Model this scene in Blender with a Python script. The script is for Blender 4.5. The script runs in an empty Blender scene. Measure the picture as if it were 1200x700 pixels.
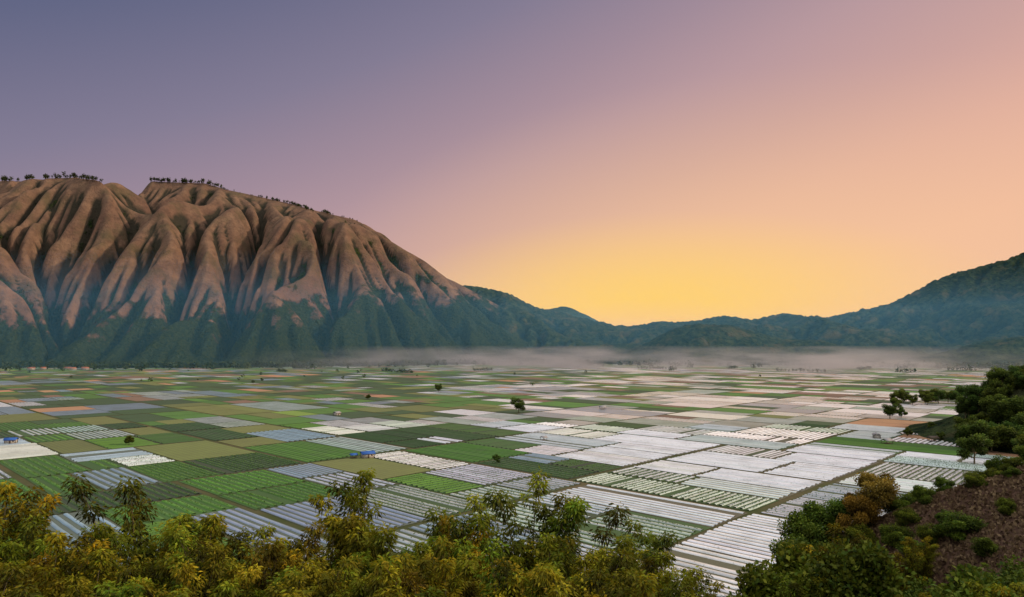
import bpy, math, random
import numpy as np
from mathutils import Vector
random.seed(7); rng=np.random.default_rng(7)
sc=bpy.context.scene
sc.view_settings.view_transform='Standard'; sc.view_settings.look='None'; sc.view_settings.exposure=0
COL=sc.collection
def s2l(c):
    return tuple(((x/255)/12.92 if x/255<=0.04045 else ((x/255+0.055)/1.055)**2.4) for x in c)+(1,)
# ---------------------------------------------------------------- helpers
def mesh_arr(name,V,F,mat=None,smooth=False,cols=None,link=True,uv=None,attrs=None):
    V=np.asarray(V,dtype=np.float32); F=np.asarray(F,dtype=np.int32)
    me=bpy.data.meshes.new(name); n,k=F.shape
    me.vertices.add(len(V)); me.vertices.foreach_set('co',V.ravel())
    me.loops.add(n*k); me.loops.foreach_set('vertex_index',F.ravel())
    me.polygons.add(n); me.polygons.foreach_set('loop_start',np.arange(0,n*k,k,dtype=np.int32))
    me.polygons.foreach_set('loop_total',np.full(n,k,dtype=np.int32))
    me.update(calc_edges=True)
    if smooth: me.polygons.foreach_set('use_smooth',np.ones(n,dtype=bool))
    if cols is not None:
        for nm,c in cols.items():      # per face
            a=me.attributes.new(nm,'FLOAT_COLOR','FACE')
            c=np.asarray(c,dtype=np.float32); c4=np.ones((n,4),dtype=np.float32); c4[:,:c.shape[1]]=c
            a.data.foreach_set('color',c4.ravel())
    if attrs is not None:
        for nm,c in attrs.items():     # per vertex float
            a=me.attributes.new(nm,'FLOAT','POINT'); a.data.foreach_set('value',np.asarray(c,dtype=np.float32).ravel())
    if uv is not None:
        l=me.uv_layers.new(name='UVMap'); l.data.foreach_set('uv',np.asarray(uv,dtype=np.float32).ravel())
    if mat: me.materials.append(mat)
    me.validate()
    ob=bpy.data.objects.new(name,me)
    if link: COL.objects.link(ob)
    return ob
def vnoise(x,y,seed=0):
    xi=np.floor(x).astype(np.int64); yi=np.floor(y).astype(np.int64)
    fx=x-xi; fy=y-yi; fx=fx*fx*fx*(fx*(fx*6-15)+10); fy=fy*fy*fy*(fy*(fy*6-15)+10)
    def h(a,b):
        n=(a*374761393+b*668265263+seed*1442695041)&0x7fffffff
        n=((n^(n>>13))*1274126177)&0x7fffffff
        n=n^(n>>16)
        return (n&0xffff)/65535.0
    return (h(xi,yi)*(1-fx)+h(xi+1,yi)*fx)*(1-fy)+(h(xi,yi+1)*(1-fx)+h(xi+1,yi+1)*fx)*fy
def fbm(x,y,o=4,seed=0):
    s=0;a=1;t=0
    for i in range(o):
        s=s+a*vnoise(x*2**i+i*17.3,y*2**i+i*9.1,seed+i); t+=a; a*=.5
    return s/t
def sstep(a,b,x):
    t=np.clip((x-a)/(b-a),0,1); return t*t*(3-2*t)
# node helper
class NT:
    def __init__(s,name):
        s.m=bpy.data.materials.new(name); s.m.use_nodes=True; s.t=s.m.node_tree; s.n=s.t.nodes; s.n.clear()
        s.out=s.n.new('ShaderNodeOutputMaterial')
    def N(s,ty,**kw):
        nd=s.n.new(ty)
        for k,v in kw.items(): setattr(nd,k,v)
        return nd
    def L(s,a,b): s.t.links.new(a,b)
    def put(s,sock,v):
        if hasattr(v,'is_output') : s.L(v,sock)
        else: sock.default_value=v
    def math(s,op,a,b=0.0,c=None,clamp=False):
        nd=s.N('ShaderNodeMath',operation=op); nd.use_clamp=clamp
        s.put(nd.inputs[0],a); s.put(nd.inputs[1],b)
        if c is not None: s.put(nd.inputs[2],c)
        return nd.outputs[0]
    def mix(s,f,a,b,bt='MIX'):
        nd=s.N('ShaderNodeMix',data_type='RGBA',blend_type=bt)
        s.put(nd.inputs[0],f)
        s.put(nd.inputs[6],a if hasattr(a,'is_output') else tuple(a)[:3]+(1,)); s.put(nd.inputs[7],b if hasattr(b,'is_output') else tuple(b)[:3]+(1,))
        return nd.outputs[2]
    def noise(s,vec,scale,detail=4,rough=.6):
        nd=s.N('ShaderNodeTexNoise'); nd.inputs['Scale'].default_value=scale; nd.inputs['Detail'].default_value=detail; nd.inputs['Roughness'].default_value=rough
        if vec is not None: s.L(vec,nd.inputs['Vector'])
        return nd.outputs[0]
    def mr(s,v,a,b,c=0.,d=1.):
        nd=s.N('ShaderNodeMapRange'); s.put(nd.inputs[0],v)
        for i,q in enumerate((a,b,c,d)): nd.inputs[i+1].default_value=q
        return nd.outputs[0]
    def attr(s,name): return s.N('ShaderNodeAttribute',attribute_name=name)
    def pos(s): return s.N('ShaderNodeNewGeometry').outputs['Position']
    def bsdf(s,col,rough=.9,normal=None,spec=.2):
        b=s.N('ShaderNodeBsdfPrincipled'); s.put(b.inputs['Base Color'],col if hasattr(col,'is_output') else tuple(col)[:3]+(1,)); s.put(b.inputs['Roughness'],rough)
        s.put(b.inputs['Specular IOR Level'],spec)
        if normal is not None: s.L(normal,b.inputs['Normal'])
        s.L(b.outputs[0],s.out.inputs[0]); return b
    def bump(s,h,strength=.5,dist=1.):
        b=s.N('ShaderNodeBump'); b.inputs['Strength'].default_value=strength; b.inputs['Distance'].default_value=dist; s.L(h,b.inputs['Height']); return b.outputs[0]

# ---------------------------------------------------------------- world
SUN=Vector((0.88,-0.08,0.38)).normalized()
w=bpy.data.worlds.new("World"); sc.world=w; w.use_nodes=True
nt=w.node_tree; nt.nodes.clear()
def wn(t,**k):
    n=nt.nodes.new(t)
    for a,b in k.items(): setattr(n,a,b)
    return n
def wm(op,a,b=0.,clamp=False):
    n=wn('ShaderNodeMath',operation=op); n.use_clamp=clamp
    for i,v in enumerate((a,b)):
        if hasattr(v,'is_output'): nt.links.new(v,n.inputs[i])
        else: n.inputs[i].default_value=v
    return n.outputs[0]
tc=wn('ShaderNodeTexCoord'); sp=wn('ShaderNodeSeparateXYZ'); nt.links.new(tc.outputs['Generated'],sp.inputs[0])
dx,dy,dz=sp.outputs
dzc=wm('MAXIMUM',dz,0.)
t=wm('ADD',wm('MULTIPLY',dzc,870.),wm('SUBTRACT',200.,wm('MULTIPLY',dx,333.)))
t=wm('DIVIDE',t,1000.,True)
cr=wn('ShaderNodeValToRGB'); nt.links.new(t,cr.inputs[0])
stops=[(0.0,(234,182,160)),(0.15,(236,183,158)),(0.25,(222,173,157)),(0.33,(203,162,156)),(0.42,(184,152,157)),(0.50,(160,138,152)),(0.59,(131,123,146)),(0.71,(97,101,131)),(1.0,(88,92,124))]
e=cr.color_ramp.elements
e[0].position=0; e[0].color=s2l(stops[0][1]); e[1].position=1; e[1].color=s2l(stops[-1][1])
for p,c in stops[1:-1]:
    q=e.new(p); q.color=s2l(c)
def glow(cx,sx,sz,pw,k,col,prev):
    gx=wm('MULTIPLY',wm('SUBTRACT',dx,cx),1/sx); gz=wm('MULTIPLY',dz,1/sz)
    d=wm('SQRT',wm('ADD',wm('MULTIPLY',gx,gx),wm('MULTIPLY',gz,gz)))
    g=wm('POWER',wm('SUBTRACT',1.,d,True),pw)
    g=wm('MULTIPLY',wm('MULTIPLY',g,wm('MULTIPLY',dy,3.,True)),k,True)
    mx=wn('ShaderNodeMix',data_type='RGBA'); nt.links.new(g,mx.inputs[0]); nt.links.new(prev,mx.inputs[6]); mx.inputs[7].default_value=s2l(col); return mx.outputs[2]
c0=glow(.30,.64,.36,1.2,1.1,(251,202,150),cr.outputs[0])
c0=glow(.20,.46,.19,1.2,1.7,(255,210,96),c0)
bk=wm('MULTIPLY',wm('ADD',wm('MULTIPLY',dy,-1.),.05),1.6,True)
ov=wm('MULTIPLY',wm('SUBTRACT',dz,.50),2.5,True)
bf=wm('MAXIMUM',wm('MULTIPLY',bk,.68),ov)  # added fill light: unseen sky behind camera and overhead made brighter than dusk
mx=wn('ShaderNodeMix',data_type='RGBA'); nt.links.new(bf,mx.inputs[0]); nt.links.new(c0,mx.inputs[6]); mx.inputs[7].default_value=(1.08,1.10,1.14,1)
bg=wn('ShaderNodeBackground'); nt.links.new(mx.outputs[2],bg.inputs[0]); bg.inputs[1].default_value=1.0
sky=wn('ShaderNodeTexSky',sky_type='NISHITA'); sky.sun_disc=False
sky.sun_elevation=math.asin(SUN.z); sky.sun_rotation=math.atan2(SUN.x,SUN.y)
bg2=wn('ShaderNodeBackground'); nt.links.new(sky.outputs[0],bg2.inputs[0]); bg2.inputs[1].default_value=0.002
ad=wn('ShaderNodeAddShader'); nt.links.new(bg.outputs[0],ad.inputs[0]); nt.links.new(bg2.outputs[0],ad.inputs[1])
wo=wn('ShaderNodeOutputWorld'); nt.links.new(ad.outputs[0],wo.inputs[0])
ld=bpy.data.lights.new('sun','SUN'); ld.energy=2.7; ld.angle=math.radians(3); ld.color=(1,.79,.58)
lo=bpy.data.objects.new('sun',ld); COL.objects.link(lo); lo.rotation_euler=SUN.to_track_quat('Z','Y').to_euler()
# ---------------------------------------------------------------- camera
cd=bpy.data.cameras.new('camera'); cam=bpy.data.objects.new('camera',cd); COL.objects.link(cam); sc.camera=cam
cam.location=(0,0,60); cam.rotation_euler=(math.radians(90),0,0); cd.lens=24; cd.sensor_width=36; cd.shift_y=55/1200
cd.clip_start=.5; cd.clip_end=30000

# ---------------------------------------------------------------- mountains
def erode(Z,iters=36,K=.07,m=.5,D=.06,base=0.):
    ny,nx=Z.shape; n=ny*nx; idx=np.arange(n).reshape(ny,nx)
    offs=[(-1,-1),(-1,0),(-1,1),(0,-1),(0,1),(1,-1),(1,0),(1,1)]
    A=None
    for it in range(iters):
        P=np.pad(Z,1,mode='edge'); best=np.zeros_like(Z); rec=idx.copy(); dist=np.ones_like(Z)
        IP=np.pad(idx,1,mode='edge')
        for k,(a,b) in enumerate(offs):
            dd=math.hypot(a,b); nb=P[1+a:1+a+ny,1+b:1+b+nx]; s=(Z-nb)/dd*rng.uniform(.8,1.2,Z.shape)
            mk=s>best; best[mk]=s[mk]; rec[mk]=IP[1+a:1+a+ny,1+b:1+b+nx][mk]; dist[mk]=dd
        order=np.argsort(-Z.ravel()).tolist(); R=rec.ravel().tolist(); A=[1.0]*n
        for i in order:
            r=R[i]
            if r!=i: A[r]+=A[i]
        F=(K*np.array(A)**m/dist.ravel()).tolist(); H=Z.ravel().tolist()
        for i in reversed(order):
            r=R[i]
            if r!=i: 
                f=F[i]; H[i]=(H[i]+f*H[r])/(1+f)
        Z=np.array(H).reshape(ny,nx)
        P=np.pad(Z,1,mode='edge'); Z=Z+D*(P[:-2,1:-1]+P[2:,1:-1]+P[1:-1,:-2]+P[1:-1,2:]-4*Z)
    return Z,np.array(A).reshape(ny,nx)
def grid_obj(name,xs,ys,Z,mat,attrs=None):
    X,Y=np.meshgrid(xs,ys); V=np.stack([X,Y,Z],-1).reshape(-1,3); ny,nx=Z.shape
    i=np.arange(ny*nx).reshape(ny,nx); F=np.stack([i[:-1,:-1],i[:-1,1:],i[1:,1:],i[1:,:-1]],-1).reshape(-1,4)
    return mesh_arr(name,V,F,mat,smooth=True,attrs=attrs)

M=NT('mountain_grass')
p=M.pos(); sx=M.N('ShaderNodeSeparateXYZ'); M.L(p,sx.inputs[0])
n1=M.noise(p,.006,5,.65); n2=M.noise(p,.03,5,.7); n3=M.noise(p,.12,3,.7); n4=M.noise(p,.011,4,.6)
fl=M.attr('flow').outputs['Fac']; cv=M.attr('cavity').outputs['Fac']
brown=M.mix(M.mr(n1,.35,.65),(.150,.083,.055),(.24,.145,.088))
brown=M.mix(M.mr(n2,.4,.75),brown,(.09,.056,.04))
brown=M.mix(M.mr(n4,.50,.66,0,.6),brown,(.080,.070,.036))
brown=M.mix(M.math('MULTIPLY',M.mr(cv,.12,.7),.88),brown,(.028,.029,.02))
forest=M.mix(M.mr(n3,.35,.65),(.013,.027,.010),(.050,.068,.018))
hz=M.math('ADD',M.mr(sx.outputs[2],20,310,1.2,-.30),M.math('MULTIPLY',M.math('SUBTRACT',n2,.5),1.3))
hz=M.math('ADD',hz,M.math('MULTIPLY',M.math('SUBTRACT',n4,.5),2.))
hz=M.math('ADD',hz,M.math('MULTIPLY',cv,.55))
hz=M.math('ADD',hz,M.mr(sx.outputs[0],-900,-150,0,.6))
ff=M.mr(hz,.42,.66)
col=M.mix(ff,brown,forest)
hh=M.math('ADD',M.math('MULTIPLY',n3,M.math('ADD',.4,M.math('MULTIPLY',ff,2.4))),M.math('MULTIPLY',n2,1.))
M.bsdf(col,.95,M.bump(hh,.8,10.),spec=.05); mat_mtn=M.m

H_=NT('forest_hill')
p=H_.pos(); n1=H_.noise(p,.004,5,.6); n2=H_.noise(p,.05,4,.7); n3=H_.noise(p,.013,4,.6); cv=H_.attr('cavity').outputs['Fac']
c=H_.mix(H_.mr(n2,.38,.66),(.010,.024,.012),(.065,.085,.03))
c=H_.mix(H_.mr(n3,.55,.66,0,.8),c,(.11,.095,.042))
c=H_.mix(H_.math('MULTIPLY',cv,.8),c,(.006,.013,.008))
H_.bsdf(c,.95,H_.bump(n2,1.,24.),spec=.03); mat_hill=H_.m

def massif(name,table,yr,ybase_f,x0,x1,y0,y1,dxy,mat,amp,wl,seed,extra=None,K=.07,pw=1.0,rough=0,backlen=900,iters=36,iso=0,asp=2.2,asp2=.9,D=.06):
    xs=np.arange(x0,x1,dxy); ys=np.arange(y0,y1,dxy); X,Y=np.meshgrid(xs,ys)
    tx=[a for a,b in table]; tz=[b for a,b in table]
    T=np.interp(xs,tx,tz)
    yb=ybase_f(X)
    wx=X+170*(fbm(X/420,Y/420,3,seed+5)-.5)*2; wy=Y+170*(fbm(X/420+9,Y/420+4,3,seed+6)-.5)*2
    u=np.clip((Y-yb)/(yr-yb),0,1)
    f=.62*u**pw+.38*np.sin(np.pi/2*u)**1.6
    back=np.clip((Y-yr)/backlen,0,1); f=np.where(Y>yr,1-.6*back,f)
    Z=T[None,:]*f
    rg=1-np.abs(vnoise(wx/wl+3.1+(wy/wl)*.5,wy/(wl*asp)-X/wl*.2,seed)*2-1)
    rg2=1-np.abs(vnoise(wx/(wl*.42)+7.7-(wy/wl)*.6,wy/(wl*asp2*.6),seed+2)*2-1)
    env=np.clip(4*u*(1-u),0,1)**.8*(1-.55*u**3)
    Z=Z+amp*env*(T[None,:]/max(tz))*((rg-.5)*1.5+(rg2-.5)*.6)
    if iso: Z=Z+iso*env*(fbm(X/330,Y/330,3,seed+33)-.5)*2*(T[None,:]/max(tz))
    Z=Z+rng.uniform(0,3.,Z.shape)+8*fbm(X/40,Y/40,3,seed+9)
    Z=np.maximum(Z,-2+0*Z); Z[Y<yb-30]*=.0
    Z,A=erode(Z,K=K,iters=iters,D=D)
    for _ in range(2):      # settle the crest line onto its surveyed height
        ap=(Z-60)/Y; tgt=(T-60)/yr; cidx=np.arange(len(xs))
        i=ap.argmax(0); corr=(tgt*Y[i,cidx]+60)/np.maximum(Z[i,cidx],20)
        corr=np.clip(corr,.75,1.4); ker=np.ones(5)/5; corr=np.convolve(np.pad(corr,2,mode='edge'),ker,'valid')
        Z=Z*(1+(corr-1)[None,:]*sstep(.2,.85,u))
    if rough: Z=Z+rough*(rng.uniform(-.5,.5,Z.shape)+fbm(X/30,Y/30,2,3)-.5)*sstep(5,40,Z)
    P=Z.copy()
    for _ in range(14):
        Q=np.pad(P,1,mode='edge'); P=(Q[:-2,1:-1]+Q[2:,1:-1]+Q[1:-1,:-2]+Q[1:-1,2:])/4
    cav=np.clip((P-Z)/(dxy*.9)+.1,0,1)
    Z=np.where(Z<1.,-3,Z)
    ob=grid_obj(name,xs,ys,Z,mat,{'flow':np.log(A),'cavity':cav})
    return xs,ys,Z,ob
tabM=[(-4200,600),(-3400,690),(-2880,715),(-2520,735),(-2160,751),(-1944,755),(-1692,769),(-1512,751),(-1296,744),(-1206,719),(-1044,683),(-864,643),(-720,611),(-612,575),(-522,521),(-432,467),(-342,409),(-252,335),(-160,285),(-40,220),(80,160),(220,90),(380,20),(450,0)]
def ybM(X): return 1840+150*(fbm(X/420,X*0+2.2,2,11)-.5)*2+np.clip((X+900)/1100,0,1.3)*430
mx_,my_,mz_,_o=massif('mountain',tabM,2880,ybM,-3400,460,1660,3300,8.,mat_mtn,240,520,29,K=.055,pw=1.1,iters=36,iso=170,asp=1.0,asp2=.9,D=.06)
tabH=[(-1100,250),(-700,300),(-480,335),(-280,345),(-160,330),(-20,308),(80,250),(160,228),(320,192),(480,152),(560,148),(680,168),(800,168),(920,184),(1000,197),(1120,177),(1220,200),(1280,209),(1360,184),(1500,192),(1600,216),(1800,264),(1960,352),(2080,400),(2200,428),(2320,468),(2400,500),(2800,620),(3500,700),(4200,600)]
def ybH(X): return 2350-np.clip((X-700)/900,0,1)*700+140*(fbm(X/380,X*0+5.1,2,31)-.5)*2
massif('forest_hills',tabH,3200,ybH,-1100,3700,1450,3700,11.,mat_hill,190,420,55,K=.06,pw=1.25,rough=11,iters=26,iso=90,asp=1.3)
def bumpf(X,Y,cx,cy,rx,ry,h): return h*np.exp(-((X-cx)/rx)**2-((Y-cy)/ry)**2)
xs=np.arange(250,2000,11.); ys=np.arange(1500,2700,11.); X,Y=np.meshgrid(xs,ys)
Z=bumpf(X,Y,700,2330,230,150,125)+bumpf(X,Y,500,2420,180,110,50)+bumpf(X,Y,1010,2250,200,150,60)+bumpf(X,Y,1450,1980,260,140,80)+bumpf(X,Y,1800,1800,200,150,90)
Z=Z*(.75+.5*fbm(X/150,Y/150,4,77))-6+rng.uniform(0,2,Z.shape)
Z,A=erode(Z,K=.03,iters=12); Z+=8*(rng.uniform(-.5,.5,Z.shape))*sstep(2,20,Z); Z=np.where(Z<.5,-3,Z)
grid_obj('foothill',xs,ys,Z,mat_hill,{'flow':Z*0,'cavity':Z*0})
xs=np.arange(-400,1300,25.); ys=np.arange(5400,6800,25.); X,Y=np.meshgrid(xs,ys)
T=np.interp(xs,[-400,0,200,300,380,412,470,540,650,800,1300],[100,220,330,378,402,412,400,376,325,250,100])
Z=T[None,:]*np.clip(1-np.abs(Y-6000)/700,0,1)*(.94+.12*fbm(X/120,Y/200,4,8))
grid_obj('distant_mountain',xs,ys,Z,mat_hill,{'flow':Z*0,'cavity':Z*0})

# ---------------------------------------------------------------- valley floor
G=NT('valley_ground'); p=G.pos(); n1=G.noise(p,.02,5); n2=G.noise(p,.3,4)
c=G.mix(G.mr(n1,.4,.6),(.07,.08,.03),(.14,.11,.06)); c=G.mix(G.mr(n2,.3,.8,0,.5),c,(.045,.06,.02)); G.bsdf(c,.95,spec=.05)
mesh_arr('valley_ground',[(-9000,-600,0),(9000,-600,0),(9000,14000,0),(-9000,14000,0)],[(0,1,2,3)],G.m)

# ---------------------------------------------------------------- fields
ang=math.radians(-44); e1=np.array([math.cos(ang),math.sin(ang)]); e2=np.array([-e1[1],e1[0]])
def uv2w(u,v): return u*e1[0]+v*e2[0],u*e1[1]+v*e2[1]
plots=[]
def split(u0,u1,v0,v1,lv):
    W=u1-u0; Hh=v1-v0
    cu,cvv=(u0+u1)/2,(v0+v1)/2; x,y=uv2w(cu,cvv)
    R=max(W,Hh)
    if y<-R or y>2500+R or abs(x)>y*0.95+250+R: return
    k_=1 if y<600 else random.choice([.7,1,1.35])
    tw=random.uniform(38,66)*k_; th=random.uniform(22,40)*k_
    if W<tw*1.4 and Hh<th*1.4: plots.append((u0,u1,v0,v1)); return
    gap=2.8 if max(W,Hh)>170 else random.choice([.6,.8,1.1])
    if W/tw>Hh/th:
        s=u0+W*random.uniform(.36,.64); split(u0,s-gap/2,v0,v1,lv+1); split(s+gap/2,u1,v0,v1,lv+1)
    else:
        s=v0+Hh*random.uniform(.36,.64); split(u0,u1,v0,s-gap/2,lv+1); split(u0,u1,s+gap/2,v1,lv+1)
split(-4200,4200,-3600,4600,0)
TY={'white':((.88,.88,.85),(.11,.10,.055),.25,.92),'silver':((.54,.57,.57),(.055,.075,.025),.3,.95),'blue':((.33,.42,.50),(.09,.115,.08),.3,.85),
 'green':((.075,.185,.014),(.04,.105,.010),.9,.5),'dark':((.036,.085,.014),(.028,.042,.014),.9,.6),'olive':((.16,.175,.035),(.10,.10,.025),.9,.4),
 'soil':((.46,.23,.11),(.31,.16,.085),.95,.4),'brown':((.22,.125,.07),(.13,.075,.045),.95,.6),'lime':((.19,.27,.03),(.11,.16,.025),.9,.4),'crop':((.50,.55,.49),(.04,.085,.016),.45,.95)}
def plot_type(x,y):
    a=x/max(y,1)
    cl=float(fbm(np.array([x/230]),np.array([y/230]),2,91)[0])
    if abs(x+100)<26 and abs(y-268)<26: return 'green'
    if y<330:
        if a<-.32: W=dict(blue=5,silver=1,green=3,dark=1.5,crop=1)
        elif a<-.02: W=dict(blue=4,silver=3,green=.5,crop=5)
        elif a<.28: W=dict(white=3.5,silver=5,crop=6)
        else: W=dict(white=9,silver=1.,crop=1)
    elif y<560:
        if a<-.3: W=dict(blue=4,green=4,dark=5,olive=3,soil=.7,crop=2)
        elif a<.05: W=dict(green=2.,dark=4,white=3,silver=3,crop=3,olive=1.5,blue=2,lime=.5)
        elif a<.5: W=dict(white=8,silver=3,crop=4,dark=2,brown=.5)
        else: W=dict(brown=3,soil=2,white=3,green=2,crop=4,dark=3)
    else:
        if a<-.3: W=dict(blue=3.5,green=4,dark=6,olive=4,soil=1.2,brown=2,white=1.2,lime=1,crop=1)
        elif a<.15: W=dict(white=4.5,blue=3,green=4,dark=5,olive=3,soil=.9,crop=2,brown=2)
        else: W=dict(white=7,silver=2,green=3,dark=4,olive=3,brown=2.5,soil=.5,crop=2)
        if cl>.56:
            for k in('white','silver','blue'): W[k]=W.get(k,1)*2.4
        elif cl<.46:
            for k in('green','dark','olive'): W[k]=W.get(k,1)*2.4
    ks=list(W); return random.choices(ks,[W[k] for k in ks])[0]
V=[];F=[];CA=[];CB=[];DT=[];UV=[]
bV=[];bF=[];bC=[]; tuft=[]
def jit(c,a=.18,b=.06):
    k=1+random.uniform(-a,a); return tuple(max(.005,min(.9,q*k*(1+random.uniform(-b,b)))) for q in c)
for (u0,u1,v0,v1) in plots:
    x,y=uv2w((u0+u1)/2,(v0+v1)/2)
    if y<90 or y>2420: continue
    ty=plot_type(x,y); A,B,ro,st=TY[ty]; A=jit(A); B=jit(B)
    along_u=random.random()<.86 if y<330 else random.random()<.65
    pitch=random.choice([2.6,3.0,3.4]) if y<700 else random.uniform(3,5)
    if ty=='white' and y>480 and random.random()<.4: B=tuple(q*.6+.06 for q in A)
    near=y<520 and ty in('white','silver','blue','crop','green','dark')
    k=len(V)
    cs=[(u0,v0),(u1,v0),(u1,v1),(u0,v1)]
    cs=[(a+random.uniform(-.8,.8),b+random.uniform(-.5,.5)) for a,b in cs]
    for a,b in cs: X_,Y_=uv2w(a,b); V.append((X_,Y_,.15))
    F.append((k,k+1,k+2,k+3)); CA.append(A if not near else B); CB.append(B); DT.append((ro if not near else .9,st,random.random()))
    for a,b in cs:
        UV.append(((b-v0)/pitch if along_u else (a-u0)/pitch,(a if along_u else b)/pitch))
    if near:
        W=(v1-v0) if along_u else (u1-u0); Ln=(u1-u0) if along_u else (v1-v0)
        n=int(W/pitch); bw=pitch*(.64 if ty=='white' else .52)
        seg=max(3,int(Ln/5)) 
        for r in range(n):
            c0=(r+.5)*W/n; s0=random.uniform(.4,1.6); s1=Ln-random.uniform(.4,1.6)
            if random.random()<.03 : continue
            hb=random.uniform(.25,.38); cc=jit(A,.14,.03); base=len(bV)
            for j in range(seg+1):
                s=s0+(s1-s0)*j/seg; o=random.uniform(-.08,.08); wv=bw*random.uniform(.88,1.08)
                for q,zz in((-.5,.13),(-.34,hb+.15),(.34,hb+.15),(.5,.13)):
                    t_=c0+o+q*wv
                    a,b=(u0+s,v0+t_) if along_u else (u0+t_,v0+s)
                    X_,Y_=uv2w(a,b); bV.append((X_,Y_,zz))
                if j<seg:
                    for q in range(3):
                        i=base+j*4+q; bF.append((i,i+4,i+5,i+1) if along_u else (i,i+1,i+5,i+4)); bC.append(cc+(ro,))
            if ty in('crop','silver','green','dark') and y<380:
                dens=.75 if ty!='silver' else .4
                s=s0
                while s<s1:
                    if random.random()<dens:
                        a,b=(u0+s,v0+c0+random.uniform(-.35,.35)*bw) if along_u else (u0+c0+random.uniform(-.35,.35)*bw,v0+s)
                        X_,Y_=uv2w(a,b); tuft.append((X_,Y_,hb+.15))
                    s+=random.uniform(.7,1.3)
Fm=NT('field_plots')
uvn=Fm.N('ShaderNodeUVMap'); ux=Fm.N('ShaderNodeSeparateXYZ'); Fm.L(uvn.outputs[0],ux.inputs[0])
p=Fm.pos(); n1=Fm.noise(p,.06,5,.65); n2=Fm.noise(p,1.4,3,.7)
u_=Fm.math('ADD',ux.outputs[0],Fm.math('MULTIPLY',Fm.math('SUBTRACT',n2,.5),.25))
sn=Fm.math('ABSOLUTE',Fm.math('SUBTRACT',Fm.math('FRACT',u_),.5))
ms=Fm.mr(sn,.24,.34)
dt=Fm.attr('dat'); ds=Fm.N('ShaderNodeSeparateColor'); Fm.L(dt.outputs['Color'],ds.inputs[0])
c=Fm.mix(Fm.math('MULTIPLY',ms,ds.outputs[1]),Fm.attr('cola').outputs['Color'],Fm.attr('colb').outputs['Color'])
c=Fm.mix(Fm.mr(n1,.38,.72,0,.5),c,Fm.attr('colb').outputs['Color'])
c=Fm.mix(Fm.mr(n2,.4,.8,0,.3),c,(.05,.06,.03))
Fm.bsdf(c,ds.outputs[0],Fm.bump(n2,.35,.3),spec=.6)
mesh_arr('field_plots',V,F,Fm.m,cols={'cola':CA,'colb':CB,'dat':DT},uv=UV)
Bm=NT('mulch_beds'); p=Bm.pos(); n1=Bm.noise(p,.9,4,.75); n2=Bm.noise(p,.07,4,.6); n3=Bm.noise(p,3.,2,.6); a=Bm.attr('col')
c=Bm.mix(Bm.mr(n1,.58,.70,0,.6),a.outputs['Color'],(.05,.08,.025)); c=Bm.mix(Bm.mr(n2,.45,.75,0,.35),c,(.09,.085,.06))
Bm.bsdf(c,a.outputs['Alpha'],Bm.bump(n3,.5,.15),spec=.6)
mesh_arr('crop_beds',bV,bF,Bm.m,cols={'col':bC})
Lf=NT('crop_leaf'); c=Lf.attr('col').outputs['Color']; Lf.bsdf(c,.7)
T_=np.array(tuft); nT=len(T_)
def tri_leaf(C,size,n,colA,colB,up=.5):
    C=np.repeat(C,n,0); m=len(C); d=rng.normal(size=(m,3)); d[:,2]=np.abs(d[:,2])*up; d/=np.linalg.norm(d,axis=1)[:,None]
    s=np.cross(d,rng.normal(size=(m,3))); s/=np.linalg.norm(s,axis=1)[:,None]
    L=size*rng.uniform(.7,1.3,(m,1)); V=np.stack([C,C+d*L*.6+s*L*.35,C+d*L,C+d*L*.6-s*L*.35],1).reshape(-1,3)
    F=np.arange(m*4).reshape(m,4); k=rng.uniform(0,1,(m,1)); col=np.array(colA)*(1-k)+np.array(colB)*k
    return V,F,col
v_,f_,c_=tri_leaf(T_,.42,4,(.04,.09,.012),(.12,.21,.03))
mesh_arr('crop_plants',v_,f_,Lf.m,cols={'col':c_})
print('plots',len(F),'beds',len(bF),'tufts',nT)

# ---------------------------------------------------------------- near hillside
def terr(X,Y):
    base=54-.42*np.maximum(Y,0)+np.minimum(X*0,0)
    base=np.where(Y<6,52.,base)
    a=30+.75*(X-40); cap=61-.185*Y+(X-.75*Y)*.38
    sp=np.minimum(a,cap)-np.maximum(Y-94,0)*.75
    sp=sp-.8*np.log1p(np.exp(-(np.abs(a-cap))/2))
    z=np.maximum(base,sp)+(fbm(X/9,Y/9,4,4)-.5)*2.6
    return z
xs=np.arange(-150,260,1.1); ys=np.arange(-40,260,1.1); X,Y=np.meshgrid(xs,ys)
Z=np.maximum(terr(X,Y),-1.5)
S=NT('hillside_soil'); p=S.pos(); n1=S.noise(p,.12,5,.7); n2=S.noise(p,.9,5,.75); n3=S.noise(p,5.,4,.7)
c=S.mix(S.mr(n1,.35,.65),(.12,.062,.04),(.20,.115,.075)); c=S.mix(S.mr(n2,.45,.7),c,(.065,.038,.028)); c=S.mix(S.mr(n3,.5,.75,0,.6),c,(.15,.12,.06))
S.bsdf(c,.95,S.bump(S.math('ADD',n2,S.math('MULTIPLY',n3,.4)),.9,.8),spec=.05)
grid_obj('hillside',xs,ys,Z,S.m)
KX,KY,KR,KS,KH=342,430,46,62,44
xs=np.arange(200,620,4.); ys=np.arange(240,700,4.); X,Y=np.meshgrid(xs,ys)
Z=bumpf(X,Y,KX,KY,KR,KS,KH)*(.8+.4*fbm(X/40,Y/40,3,2))-3
grid_obj('knoll',xs,ys,Z,mat_hill,{'flow':Z*0,'cavity':Z*0})
def knz(x,y): return max(0,KH*math.exp(-((x-KX)/KR)**2-((y-KY)/KS)**2)-3)

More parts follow.
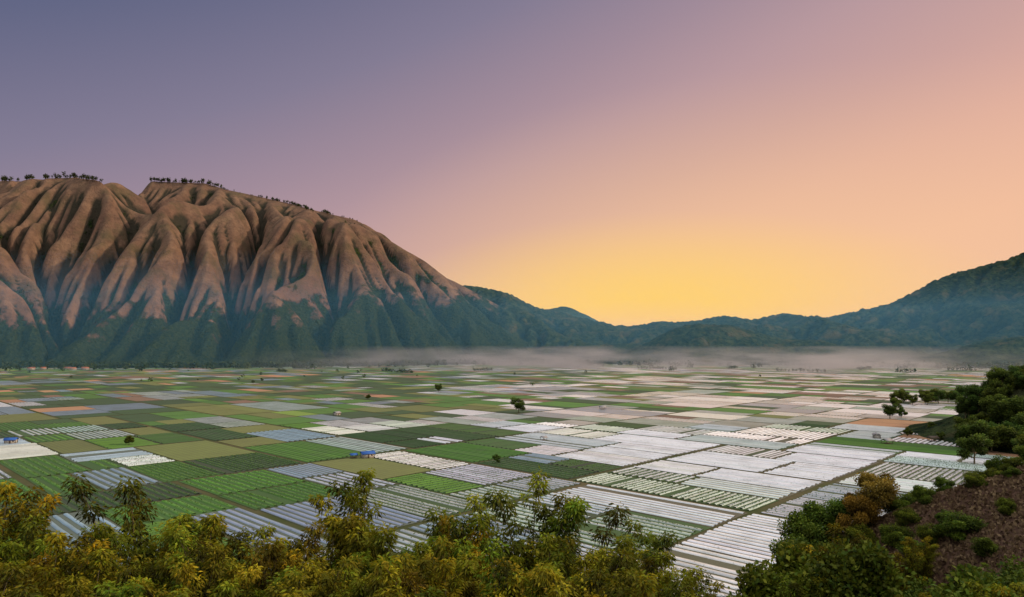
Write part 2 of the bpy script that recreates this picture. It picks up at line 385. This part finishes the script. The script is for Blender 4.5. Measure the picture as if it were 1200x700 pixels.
# ---------------------------------------------------------------- vegetation
def leafmat(name,tint1,tint2,trans=.35):
    L=NT(name); c=L.attr('col').outputs['Color']; r=L.N('ShaderNodeObjectInfo').outputs['Random']
    c2=L.mix(r,tint1,tint2); c=L.mix(1.,c,c2,'MULTIPLY')
    b=L.N('ShaderNodeBsdfPrincipled'); L.L(c,b.inputs['Base Color']); b.inputs['Roughness'].default_value=.6; b.inputs['Specular IOR Level'].default_value=.12
    tr=L.N('ShaderNodeBsdfTranslucent'); L.L(L.mix(1.,c,(1.2,1.15,.7),'MULTIPLY'),tr.inputs[0])
    mx=L.N('ShaderNodeMixShader'); mx.inputs[0].default_value=trans; L.L(b.outputs[0],mx.inputs[1]); L.L(tr.outputs[0],mx.inputs[2]); L.L(mx.outputs[0],L.out.inputs[0]); return L.m
mat_bam=leafmat('bamboo_leaf',(1.4,1.08,.6),(.70,.95,.8)); mat_tree=leafmat('tree_leaf',(1.2,1.05,.7),(.75,1.0,.9),.2)
BK=NT('bark'); BK.bsdf(BK.mix(BK.noise(BK.pos(),3.),(.07,.05,.03),(.16,.13,.07)),.9); mat_bark=BK.m
def tubes(paths,sides=5):
    V=[];F=[]
    for pts,rad in paths:
        b=len(V); n=len(pts)
        for i,(p_,r) in enumerate(zip(pts,rad)):
            p_=Vector(p_); t=(Vector(pts[min(i+1,n-1)])-Vector(pts[max(i-1,0)])).normalized()
            a=t.cross(Vector((0.3,.9,.1))).normalized(); c=t.cross(a)
            for k in range(sides):
                q=2*math.pi*k/sides; V.append(p_+a*math.cos(q)*r+c*math.sin(q)*r)
        for i in range(n-1):
            for k in range(sides):
                F.append((b+i*sides+k,b+i*sides+(k+1)%sides,b+(i+1)*sides+(k+1)%sides,b+(i+1)*sides+k))
    return np.array([tuple(v) for v in V]),np.array(F)
def leaves(C,D,L,Wd,cols):
    m=len(C); D=D/np.linalg.norm(D,axis=1)[:,None]; s=np.cross(D,rng.normal(size=(m,3))+np.array([0,0,1.2])); s/=np.linalg.norm(s,axis=1)[:,None]+1e-9
    L=L[:,None]; Wd=Wd[:,None]
    V=np.stack([C,C+D*L*.45+s*Wd,C+D*L-np.array([0,0,1])*L*.15,C+D*L*.45-s*Wd],1).reshape(-1,3)
    return V,np.arange(m*4).reshape(m,4),cols
def two_mat(name,lv,lf,lc,tv,tf,ml):
    V=np.concatenate([lv,tv]); F=np.concatenate([lf,tf+len(lv)]); col=np.concatenate([lc,np.tile((.12,.13,.05),(len(tf),1))])
    ob=mesh_arr(name,V,F,ml,cols={'col':col},link=False); me=ob.data; me.materials.append(mat_bark)
    mi=np.zeros(len(F),dtype=np.int32); mi[len(lf):]=1; me.polygons.foreach_set('material_index',mi); return me
def bamboo(seed,ncul=15,H=10.):
    r=random.Random(seed); paths=[];C=[];D=[];K=[]
    for c in range(ncul):
        az=r.uniform(0,6.283); h=H*r.uniform(.58,1.); sp=r.uniform(.8,3.2); b=r.uniform(0,1.1); a2=az+r.uniform(-.4,.4)
        if c<2: h=H*r.uniform(1.04,1.12); sp*=.7
        def pt(t): 
            return Vector((math.cos(az)*b+math.cos(a2)*sp*t**2.2,math.sin(az)*b+math.sin(a2)*sp*t**2.2,h*(t*1.22-.22*t**4)))
        paths.append(([pt(i/9) for i in range(10)],[.05*(1-i/10.5)+.008 for i in range(10)]))
        shade=r.uniform(.45,1.5); warm=r.random()
        for i in range(14):
            t=.25+.76*(i/13)+r.uniform(-.03,.03); q=r.uniform(0,6.283); off=r.uniform(.1,.85)*(1.3-.95*t)
            P=pt(min(t,1.0))+Vector((math.cos(q)*off,math.sin(q)*off,0)); R=r.uniform(.48,.88)*(1.25-.55*t); sh2=r.uniform(.55,1.4)
            for j in range(92):
                d=Vector((r.gauss(0,1),r.gauss(0,1),r.gauss(0,1))).normalized(); rr=R*r.uniform(.3,1.06)
                pos=P+Vector((d.x*rr,d.y*rr,d.z*rr*.72)); C.append(pos)
                D.append(Vector((d.x+r.gauss(0,.4),d.y+r.gauss(0,.4),d.z*.5-.45+r.gauss(0,.3))))
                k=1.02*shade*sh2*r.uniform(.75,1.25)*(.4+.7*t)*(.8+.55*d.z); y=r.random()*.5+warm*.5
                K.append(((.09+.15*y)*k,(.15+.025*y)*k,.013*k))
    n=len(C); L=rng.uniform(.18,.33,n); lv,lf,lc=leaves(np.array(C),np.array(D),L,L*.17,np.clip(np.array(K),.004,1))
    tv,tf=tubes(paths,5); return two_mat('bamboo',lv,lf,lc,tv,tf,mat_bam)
def tree(seed,H=10.,R=4.,nl=9,per=420,ls=.42,base=.35,flat=.8,ca=(.05,.075,.02),cb=(.13,.14,.035)):
    r=random.Random(seed); paths=[];C=[];D=[];K=[]
    top=Vector((r.uniform(-.5,.5),r.uniform(-.5,.5),H*.8))
    tp=[Vector((top.x*t*t,top.y*t*t,top.z*t)) for t in (0,.25,.5,.75,1)]
    paths.append((tp,[H*.028*(1-.75*t)+.02 for t in(0,.25,.5,.75,1)]))
    ends=[top]
    for i in range(nl):
        az=6.283*i/nl+r.uniform(-.5,.5); t=r.uniform(base*.7,.85); o=Vector((top.x*t*t,top.y*t*t,top.z*t))
        rr=R*r.uniform(.5,.95); e=Vector((math.cos(az)*rr,math.sin(az)*rr,min(H*.92,o.z+H*r.uniform(.1,.32))))
        m=(o+e)/2+Vector((0,0,H*.03)); paths.append(([o,m,e],[H*.012,H*.008,.02])); ends+= [e,(m+e)/2]
    for e in ends:
        cr_=R*r.uniform(.26,.46); sh=r.uniform(.5,1.4)
        for j in range(per):
            d=Vector((r.gauss(0,1),r.gauss(0,1),r.gauss(0,1))).normalized(); q=cr_*r.uniform(.35,1.12)
            pos=e+Vector((d.x*q,d.y*q,d.z*q*flat)); C.append(pos); D.append(d+Vector((r.gauss(0,.7),r.gauss(0,.7),r.gauss(0,.5))))
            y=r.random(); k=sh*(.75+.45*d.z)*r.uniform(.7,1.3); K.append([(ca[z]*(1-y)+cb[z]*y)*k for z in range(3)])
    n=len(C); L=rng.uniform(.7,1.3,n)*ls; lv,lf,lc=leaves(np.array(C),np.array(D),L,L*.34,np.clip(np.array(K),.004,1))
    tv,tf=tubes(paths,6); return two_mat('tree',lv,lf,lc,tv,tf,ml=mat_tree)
def place(name,me,x,y,z,s,rz=None,sz=None):
    ob=bpy.data.objects.new(name,me); COL.objects.link(ob); ob.location=(x,y,z); ob.rotation_euler=(0,0,random.uniform(0,6.28) if rz is None else rz)
    ob.scale=(s,s,sz or s); return ob
BAM=[bamboo(s) for s in (1,2,3,4,5)]
back=[(-34.5,50.0),(-31.5,50.3),(-28.4,49.6),(-25.7,48.6),(-23.6,50.6),(-21,49.2),(-18.9,49.0),(-16.3,48.2),(-13.7,47.4),(-11.3,48.9),(-8.9,51.2),(-6.3,48.8),(-4.2,48.9),(-2.1,49.2),(1.05,51.1),(3.15,49.2),(5.25,48.4),(7.9,47.6),(10.3,46.2),(12.8,44.6)]
def put_bam(x,y,top):
    z=float(terr(np.array([x]),np.array([y]))[0])-.3; h=top-z
    place('bamboo_clump',random.choice(BAM),x,y,z,max(.8,min(1.25,h/10.*.95)),sz=h/10.)
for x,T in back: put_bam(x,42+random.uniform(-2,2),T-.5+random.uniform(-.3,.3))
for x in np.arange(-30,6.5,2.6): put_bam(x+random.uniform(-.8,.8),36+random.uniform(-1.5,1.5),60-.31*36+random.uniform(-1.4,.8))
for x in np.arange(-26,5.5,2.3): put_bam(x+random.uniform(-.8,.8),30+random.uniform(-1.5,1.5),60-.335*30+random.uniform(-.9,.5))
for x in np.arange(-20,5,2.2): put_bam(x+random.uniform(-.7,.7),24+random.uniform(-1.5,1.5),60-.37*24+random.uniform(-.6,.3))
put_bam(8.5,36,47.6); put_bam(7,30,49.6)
SHR=[tree(s,H=6,R=3.2,nl=11,per=460,ls=.32,base=.1,flat=.8,ca=(.06,.105,.014),cb=(.19,.20,.025)) for s in (11,12)]
for x,y,T in [(28.5,74,31.5),(30,76,34),(32.5,75,36.4),(35.2,76,38),(38,74,38.5),(41.2,72,38),(45,75,38.5),(33,68,34),(38,64,35.5),(42,63,36.5),(47,66,38.5),(31,60,36),(36,56,38.5),(40,54,39.5),(34,50,42.0),(38,50,42.5),(30,49,40),(28,56,37),(51,78,41),
   (31,70,34.5),(35,71,37),(27,60,35.0),(32,64,36),(25,56,36),(24,50,38),(26,50,39),(30,44,42),(34,45,43.6),(38,56,38.5),(44,58,40.3),(22,44,41),(24,42,43),(28,40,44),(41,68,36.6),(32,41,45.2),(27,36,46.5),(40,59,39.4),(46,62,40.5),(22,38,44.5),(19,36,44)]:
    z=float(terr(np.array([x]),np.array([y]))[0])-.3; h=max(2.4,T-z)
    if random.random()<.55: place('bamboo_clump',random.choice(BAM),x,y,z,max(.6,h/10*1.05),sz=h/10)
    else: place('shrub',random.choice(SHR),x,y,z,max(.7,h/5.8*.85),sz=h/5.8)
mo=tree(31,H=6.5,R=2.6,nl=9,per=520,ls=.24,base=.2,ca=(.16,.10,.02),cb=(.32,.20,.04))
x,y=48.5,91; z=float(terr(np.array([x]),np.array([y]))[0]); place('autumn_tree',mo,x,y,z-.2,1.05,sz=(43.6-z)/6.4)
x,y=45.5,90; z=float(terr(np.array([x]),np.array([y]))[0]); place('autumn_tree',mo,x,y,z-.2,.85,sz=(41.-z)/6.4)
for x,y,h in [(55,95,3.2),(58,96,4),(61,96,3),(52,93,3),(46,93,5),(43,95,6),(40,94,6),(64,94,2.4),(50,86,2.4),(57,84,2),(62,88,1.8),(66,90,2.2),(70,92,3),(45,88,3.2),(47,84,3),(53,88,2.4),(38,90,6),(73,95,4),(68,95,3.5),(49,80,2.4),(46,78,3),(52,82,1.7),(60,82,1.5),(55,76,1.8),(50,72,2.2),(57,90,2.2)]:
    z=float(terr(np.array([x]),np.array([y]))[0]); place('shrub',random.choice(SHR),x,y,z-.2,h/5.8)
n=30000; gx_=rng.uniform(36,85,n); gy_=rng.uniform(52,100,n); gz_=terr(gx_,gy_)
v_,f_,c_=tri_leaf(np.stack([gx_,gy_,gz_-.03],1),.42,2,(.11,.062,.035),(.24,.16,.075),up=1.6)
mesh_arr('dry_grass',v_,f_,Lf.m,cols={'col':c_})
TR=[tree(s,H=15,R=6.5,nl=11,per=330,ls=.75,base=.25,ca=(.04,.075,.016),cb=(.14,.17,.03)) for s in (41,42,43)]
c_n=0
while c_n<160:
    x=random.gauss(KX,50); y=random.gauss(KY-8,55)
    if x/y<.66 or x/y>1.0: continue
    c_n+=1; place('tree',random.choice(TR),x,y,knz(x,y)-.5,random.uniform(.6,1.2))
for (x,y,s) in [(6,608,.95),(-95,880,.7),(-230,410,.4),(310,560,.8),(325,570,.6),(395,700,.9),(410,715,1),(430,710,.9),(446,725,1.),(460,720,.8),(475,730,1),(420,690,.8),(437,700,1),(455,700,.9),(405,690,.7),(-8,346,.3),(360,640,.7),(290,470,.5),(262,452,.4),(270,430,.35),(-160,760,.4)]:
    place('tree',random.choice(TR),x,y,0,s)
TS=[]
for i in range(3800):
    x=random.uniform(-2600,450); y=float(ybM(np.array([x]))[0])-random.expovariate(1/55.)+60; TS.append((x,y,0,random.uniform(7,17)))
for i in range(1300):
    x=random.uniform(200,1900); y=float(ybH(np.array([x]))[0])-random.expovariate(1/80.)+30; TS.append((x,y,0,random.uniform(8,16)))
for i in range(34):
    y=random.uniform(1000,1900); x=random.uniform(-.8,.8)*y; TS.append((x,y,0,random.uniform(3,7)))
for i in range(12):
    y=random.uniform(1500,1800); x=random.uniform(-.8,.75)*y; n=random.randint(4,14); dr=e1 if random.random()<.5 else e2
    for k in range(n): TS.append((x+dr[0]*k*9,y+dr[1]*k*9,0,random.uniform(5,9)))
def tree_mass(name,TS,nleaf,ls,ca,cb,umbrella=False):
    T=np.array(TS); n=len(T); Hh=T[:,3]; c=np.repeat(T[:,:3],nleaf,0); h=np.repeat(Hh,nleaf)[:,None]
    d=rng.normal(size=(n*nleaf,3)); d/=np.linalg.norm(d,axis=1)[:,None]
    if umbrella: c=c+d*h*np.array([.28,.28,.36])*rng.uniform(.2,1.1,(n*nleaf,1))+np.array([0,0,.56])*h
    else: c=c+d*h*np.array([.5,.5,.42])*rng.uniform(.5,1.05,(n*nleaf,1))+np.array([0,0,.5])*h
    L=h[:,0]*ls*rng.uniform(.7,1.3,n*nleaf); k=rng.uniform(0,1,(n*nleaf,1)); sh=np.repeat(rng.uniform(.6,1.3,n),nleaf)[:,None]
    lv,lf,lc=leaves(c,rng.normal(size=(n*nleaf,3)),L,L*.4,(np.array(ca)*(1-k)+np.array(cb)*k)*sh)
    if umbrella:
        tv,tf=tubes([([Vector(q[:3])-Vector((0,0,6)),Vector(q[:3])+Vector((random.uniform(-1,1),0,q[3]*.8))],[.6,.35]) for q in T],4)
        F=np.concatenate([lf,tf+len(lv)]); V=np.concatenate([lv,tv]); lc=np.concatenate([lc,np.tile((.03,.02,.015),(len(tf),1))])
    else: V,F=lv,lf
    mesh_arr(name,V,F,mat_tree,cols={'col':lc})
tree_mass('distant_trees',TS,26,.42,(.02,.04,.014),(.065,.085,.025))
CR=[]
ap=(mz_-60)/my_[:,None]; ic=ap.argmax(0)
def crest(x):
    j=int(np.clip(round((x-mx_[0])/8.),0,len(mx_)-1)); return my_[ic[j]],mz_[ic[j],j]
for x0,x1,n,hs in [(-2095,-1960,14,(14,24)),(-1900,-1600,44,(12,27)),(-1600,-1210,100,(7,24)),(-1060,-730,100,(7,17)),(-2400,-2100,9,(14,22)),(-1210,-1060,14,(5,10)),(-730,-600,14,(5,11))]:
    for i in range(n):
        x=random.uniform(x0,x1); y,z=crest(x); CR.append((x,y+random.uniform(-14,2),z-3,random.uniform(*hs)))
tree_mass('ridge_trees',CR,42,.2,(.022,.035,.014),(.055,.065,.025),umbrella=True)

# ---------------------------------------------------------------- huts
def mk(name,c,ro=.6):
    m=NT(name); m.bsdf(m.mix(m.noise(m.pos(),2.),tuple(q*.75 for q in c),c),ro,spec=.3); return m.m
blue=mk('blue_sheet',(.03,.12,.42)); tin=mk('tin_roof',(.35,.33,.32)); tile=mk('clay_tile',(.40,.14,.07)); wood=mk('wood',(.12,.08,.05)); wall=mk('plaster',(.5,.45,.38))
def box(name,c,s,mat,par,rot=(0,0,0)):
    x,y,z=[q/2 for q in s]; V=[(a*x,b*y,d*z) for a in(-1,1) for b in(-1,1) for d in(-1,1)]
    F=[(0,1,3,2),(4,6,7,5),(0,4,5,1),(2,3,7,6),(0,2,6,4),(1,5,7,3)]
    o=mesh_arr(name,V,F,mat); o.location=c; o.rotation_euler=rot; o.parent=par; return o
def hut(name,x,y,L,Wd,Hw,roof,rz,closed=True):
    e=bpy.data.objects.new(name,None); COL.objects.link(e); e.location=(x,y,.15); e.rotation_euler=(0,0,rz)
    for i,(a,b) in enumerate([(-1,-1),(1,-1),(1,1),(-1,1)]): box('post_%d'%i,(a*(L/2-.1),b*(Wd/2-.1),Hw/2),(.15,.15,Hw),wood,e)
    if closed:
        box('walls',(0,0,Hw/2-.05),(L-.35,Wd-.35,Hw-.1),wall,e); box('door',(0,-Wd/2+.16,.95),(.9,.06,1.9),wood,e)
        box('window',(L*.28,-Wd/2+.16,1.5),(.8,.06,.8),wood,e)
    else: box('floor',(0,0,.5),(L-.4,Wd-.4,.1),wood,e)
    o=.5; rh=Wd*.3
    V=[(-L/2-o,-Wd/2-o,Hw-.1),(L/2+o,-Wd/2-o,Hw-.1),(L/2+o,0,Hw+rh),(-L/2-o,0,Hw+rh),(L/2+o,Wd/2+o,Hw-.1),(-L/2-o,Wd/2+o,Hw-.1)]
    r=mesh_arr('roof',V,[(0,1,2,3),(3,2,4,5)],roof); r.parent=e
    md=r.modifiers.new('t','SOLIDIFY'); md.thickness=.1
hut('farm_hut',-77,364,6.5,4,2.4,blue,.5); hut('farm_hut',-84,362,3,2.4,2,blue,.5,False)
hut('farm_hut',-306,417,6,4,2.4,blue,.3); hut('farm_hut',-150,585,5,4,2.2,tin,1.); hut('farm_hut',85,640,5,4,2.2,tin,.2,False); hut('farm_hut',235,440,6,4,2.4,tin,1.2); hut('farm_hut',262,425,5,4,2.4,wood,.1,False); hut('farm_hut',228,415,5,4,2.2,tin,.4,False); hut('farm_hut',20,430,3,3,2.,tin,.6,False)
for i in range(9): hut('village_house',-1130+random.uniform(-90,90),1680+random.uniform(-30,30),random.uniform(10,15),8,4,tile,random.uniform(-.5,.5))

# ---------------------------------------------------------------- air
def vol(name,x0,x1,y0,y1,z0,z1,build):
    V=[(x,y,z) for x in(x0,x1) for y in(y0,y1) for z in(z0,z1)]; F=[(0,1,3,2),(4,6,7,5),(0,4,5,1),(2,3,7,6),(0,2,6,4),(1,5,7,3)]
    m=NT(name); s=m.N('ShaderNodeVolumeScatter'); build(m,s); m.L(s.outputs[0],m.out.inputs['Volume']); mesh_arr(name,V,F,m.m)
def b1(m,s): s.inputs['Color'].default_value=(.20,.62,1.0,1); s.inputs['Density'].default_value=.00015
vol('valley_haze',-6000,6000,1200,7000,-5,230,b1)
def b2(m,s):
    s.inputs['Color'].default_value=(1,1,1,1); s.inputs['Anisotropy'].default_value=.5; p=m.pos(); sx=m.N('ShaderNodeSeparateXYZ'); m.L(p,sx.inputs[0])
    mp=m.N('ShaderNodeMapping'); mp.inputs['Scale'].default_value=(1,.6,5); m.L(p,mp.inputs[0]); n=m.noise(mp.outputs[0],.0052,3,.55)
    n2=m.noise(p,.0016,1,.5)
    d=m.math('MULTIPLY',m.mr(n,.44,.64),m.mr(sx.outputs[2],2,60,1,0)); d=m.math('MULTIPLY',d,m.mr(n2,.36,.58,.15,1))
    d=m.math('MULTIPLY',d,m.mr(sx.outputs[1],1300,1850,0,1)); d=m.math('MULTIPLY',d,m.mr(sx.outputs[0],-620,-150,0,1)); d=m.math('MULTIPLY',d,m.mr(sx.outputs[0],850,1400,1,.1))
    m.L(m.math('MULTIPLY',d,.012),s.inputs['Density'])
vol('ground_mist',-680,1600,1280,2450,-4,62,b2)
